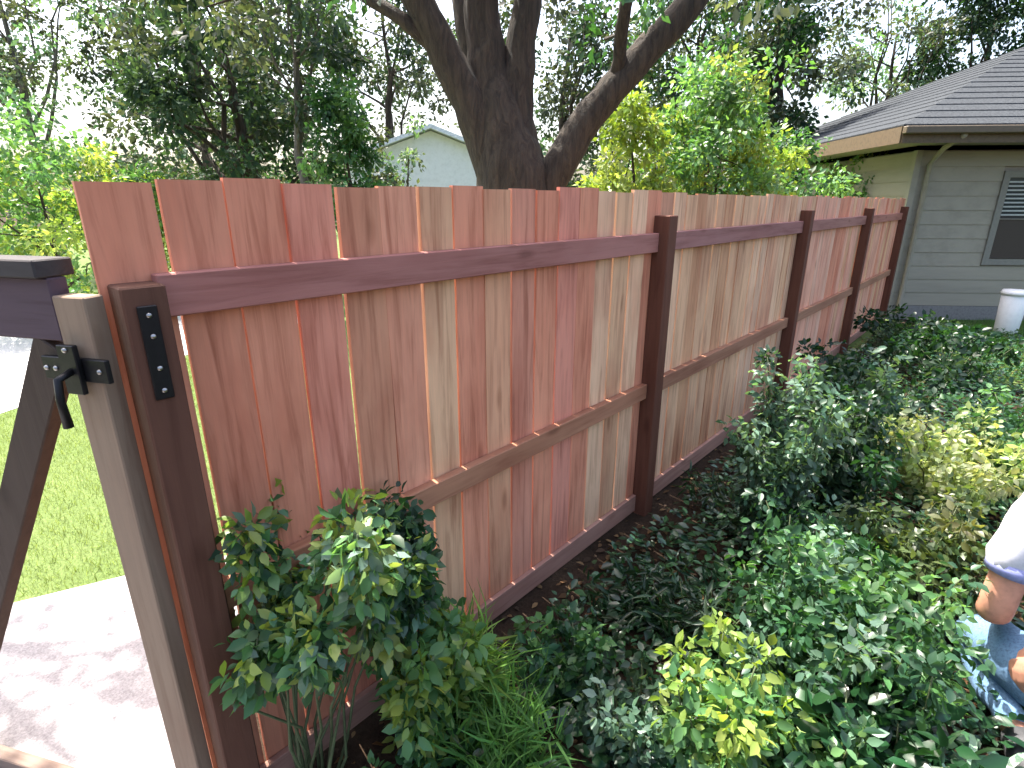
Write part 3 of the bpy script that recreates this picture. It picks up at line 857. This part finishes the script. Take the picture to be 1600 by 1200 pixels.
for sx, nm in ((-1, 'l'), (1, 'r')):
    parts += [('sh'+nm, (sx*.17, .16, .78), .062, 'chest'), ('ua'+nm, (sx*.215, .13, .63), .052, 'sh'+nm), ('el'+nm, (sx*.24, .10, .37), .052, 'ua'+nm),
              ('fa'+nm, (sx*.19, .25, .37), .042, 'el'+nm), ('wr'+nm, (sx*.12, .40, .35), .028, 'fa'+nm), ('pa'+nm, (sx*.10, .455, .345), (.036, .02), 'wr'+nm),
              ('hp'+nm, (sx*.1, .02, .24), .095, 'pelvis'), ('th'+nm, (sx*.14, .2, .2), .082, 'hp'+nm), ('kn'+nm, (sx*.17, .40, .09), .062, 'th'+nm),
              ('ca'+nm, (sx*.155, .16, .065), .055, 'kn'+nm), ('an'+nm, (sx*.13, -.06, .06), .04, 'ca'+nm), ('to'+nm, (sx*.13, -.19, .05), .035, 'an'+nm)]
bv, be, br = body_graph(parts)
body_me = skin_mesh('body', bv, be, br, 0)
bm = bmesh.new(); bm.from_mesh(body_me)
def merge(me):
    bm.from_mesh(me); bpy.data.meshes.remove(me)
# head with brow, nose, chin and ears
hb = bmesh.new()
bmesh.ops.create_uvsphere(hb, u_segments=28, v_segments=20, radius=1)
for v in hb.verts:
    x, y, z = v.co
    jaw = 1 - .22 * max(0, -z)
    v.co = Vector((x * .076 * jaw, y * .095 * (1 - .08 * max(0, -z)) + (.012 if z < -.2 and y > 0 else 0), z * .118))
    fx, fz = v.co.x, v.co.z
    if v.co.y > 0:
        v.co.y += .024 * math.exp(-(fx / .011) ** 2 - ((fz + .018) / .02) ** 2)      # nose
        for ex in (-.031, .031): v.co.y -= .011 * math.exp(-((fx - ex) / .015) ** 2 - ((fz - .005) / .012) ** 2)
        v.co.y += .006 * math.exp(-(fx / .022) ** 2 - ((fz + .056) / .008) ** 2)     # lips
        v.co.y += .008 * math.exp(-(fx / .03) ** 2 - ((fz + .1) / .02) ** 2)         # chin
Rh = Matrix.Translation((0, .275, 1.04)) @ Matrix.Rotation(math.radians(-28), 4, 'X')
bmesh.ops.transform(hb, matrix=Rh, verts=hb.verts)
hm = bpy.data.meshes.new('h'); hb.to_mesh(hm); hb.free(); merge(hm)
for sx in (-1, 1):
    eb = bmesh.new(); bmesh.ops.create_uvsphere(eb, u_segments=12, v_segments=8, radius=1)
    bmesh.ops.transform(eb, matrix=Rh @ Matrix.Translation((sx*.078, -.005, -.005)) @ Matrix.Diagonal((.011, .018, .031, 1)), verts=eb.verts)
    em = bpy.data.meshes.new('e'); eb.to_mesh(em); eb.free(); merge(em)
    # five fingers, each its own short chain from the palm
    for f, (dx, ln) in enumerate(((-.027, .06), (-.009, .07), (.009, .066), (.026, .054))):
        bx_ = sx*.10 + dx
        fv = [(bx_, .46, .345), (bx_ + dx*.1, .46 + ln*.55, .335), (bx_ + dx*.12, .46 + ln*.95, .305), (bx_ + dx*.1, .46 + ln*1.1, .275)]
        merge(skin_mesh('f', fv, [(0,1),(1,2),(2,3)], [.0095, .009, .0085, .007], 0, 1))
    t0 = sx*.10 - sx*.03
    fv = [(t0 + sx*.01, .43, .35), (t0 - sx*.022, .455, .33), (t0 - sx*.03, .485, .305)]
    merge(skin_mesh('t', fv, [(0,1),(1,2)], [.012, .0105, .008], 0, 1))
body_all = bpy.data.meshes.new('body'); bm.to_mesh(body_all); bm.free()
tmp = bpy.data.objects.new('tmp', body_all); col.objects.link(tmp)
rm = tmp.modifiers.new('r', 'REMESH'); rm.mode = 'VOXEL'; rm.voxel_size = .006; rm.use_smooth_shade = True
sm = tmp.modifiers.new('s', 'SMOOTH'); sm.factor = .5; sm.iterations = 2
fin = bpy.data.meshes.new_from_object(tmp.evaluated_get(bpy.context.evaluated_depsgraph_get()))
bpy.data.objects.remove(tmp)
fin.materials.clear(); fin.materials.append(M['skin'])
place('body', fin, person)
def cloth(name, parts, mat, parent=person):
    v, e, r = body_graph(parts)
    me = skin_mesh(name, v, e, r, 0); me.materials.clear(); me.materials.append(M[mat])
    o = place(name, me, parent)
    tx = bpy.data.textures.new('fold', 'CLOUDS'); tx.noise_scale = .09
    d = o.modifiers.new('folds', 'DISPLACE'); d.texture = tx; d.strength = .034; d.mid_level = .5
    return o
sp_ = [('w0', (0, .01, .30), (.16, .125), None), ('w1', (0, .05, .43), (.152, .118), 'w0'), ('w2', (0, .09, .56), (.15, .115), 'w1'), ('w3', (0, .15, .72), (.158, .12), 'w2'), ('w4', (0, .19, .815), .085, 'w3')]
for sx, nm in ((-1, 'l'), (1, 'r')):
    sp_ += [('s'+nm, (sx*.18, .16, .785), .082, 'w3'), ('u'+nm, (sx*.215, .13, .64), .08, 's'+nm), ('h'+nm, (sx*.23, .115, .51), .078, 'u'+nm)]
shirt = cloth('shirt', sp_, 'shirt')
for sx in (-1, 1):
    MB().tube([(sx*.222, .122, .572), (sx*.228, .117, .532)], [.067, .066], 20).build('sleeve_hem', M['trim'], shirt)
jp = [('p', (0, -.01, .27), (.17, .135), None), ('p2', (0, .01, .335), (.158, .122), 'p')]
for sx, nm in ((-1, 'l'), (1, 'r')):
    jp += [('h'+nm, (sx*.115, .02, .235), .118, 'p'), ('t'+nm, (sx*.15, .2, .2), .102, 'h'+nm), ('k'+nm, (sx*.175, .405, .1), .08, 't'+nm),
           ('c'+nm, (sx*.155, .16, .075), .07, 'k'+nm), ('a'+nm, (sx*.13, -.03, .066), .055, 'c'+nm)]
cloth('jeans', jp, 'denim')
for sx in (-1, 1):
    MB().tube([(sx*.13, -.05, .06), (sx*.13, -.1, .06), (sx*.13, -.17, .052), (sx*.13, -.23, .045), (sx*.13, -.25, .042)], [.052, .055, .05, .044, .02], 14).build('shoe', M['shoe'], person)
hb = bmesh.new(); bmesh.ops.create_uvsphere(hb, u_segments=28, v_segments=20, radius=1)
dl = [v for v in hb.verts if v.co.y > .45 - .2 * v.co.z and v.co.z < .62 or v.co.z < -.55]
bmesh.ops.delete(hb, geom=dl, context='VERTS')
for v in hb.verts:
    k = 1 + .05 * math.sin(v.co.x * 23) * math.sin(v.co.z * 19)
    v.co = Vector((v.co.x * .087 * k, v.co.y * .106 * k, v.co.z * .13 * k))
bmesh.ops.transform(hb, matrix=Rh, verts=hb.verts)
hm = bpy.data.meshes.new('hair'); hb.to_mesh(hm); hb.free(); hm.materials.append(M['hair'])
for p_ in hm.polygons: p_.use_smooth = True
o = place('hair', hm, person)
so = o.modifiers.new('t', 'SOLIDIFY'); so.thickness = .012; so.offset = -1
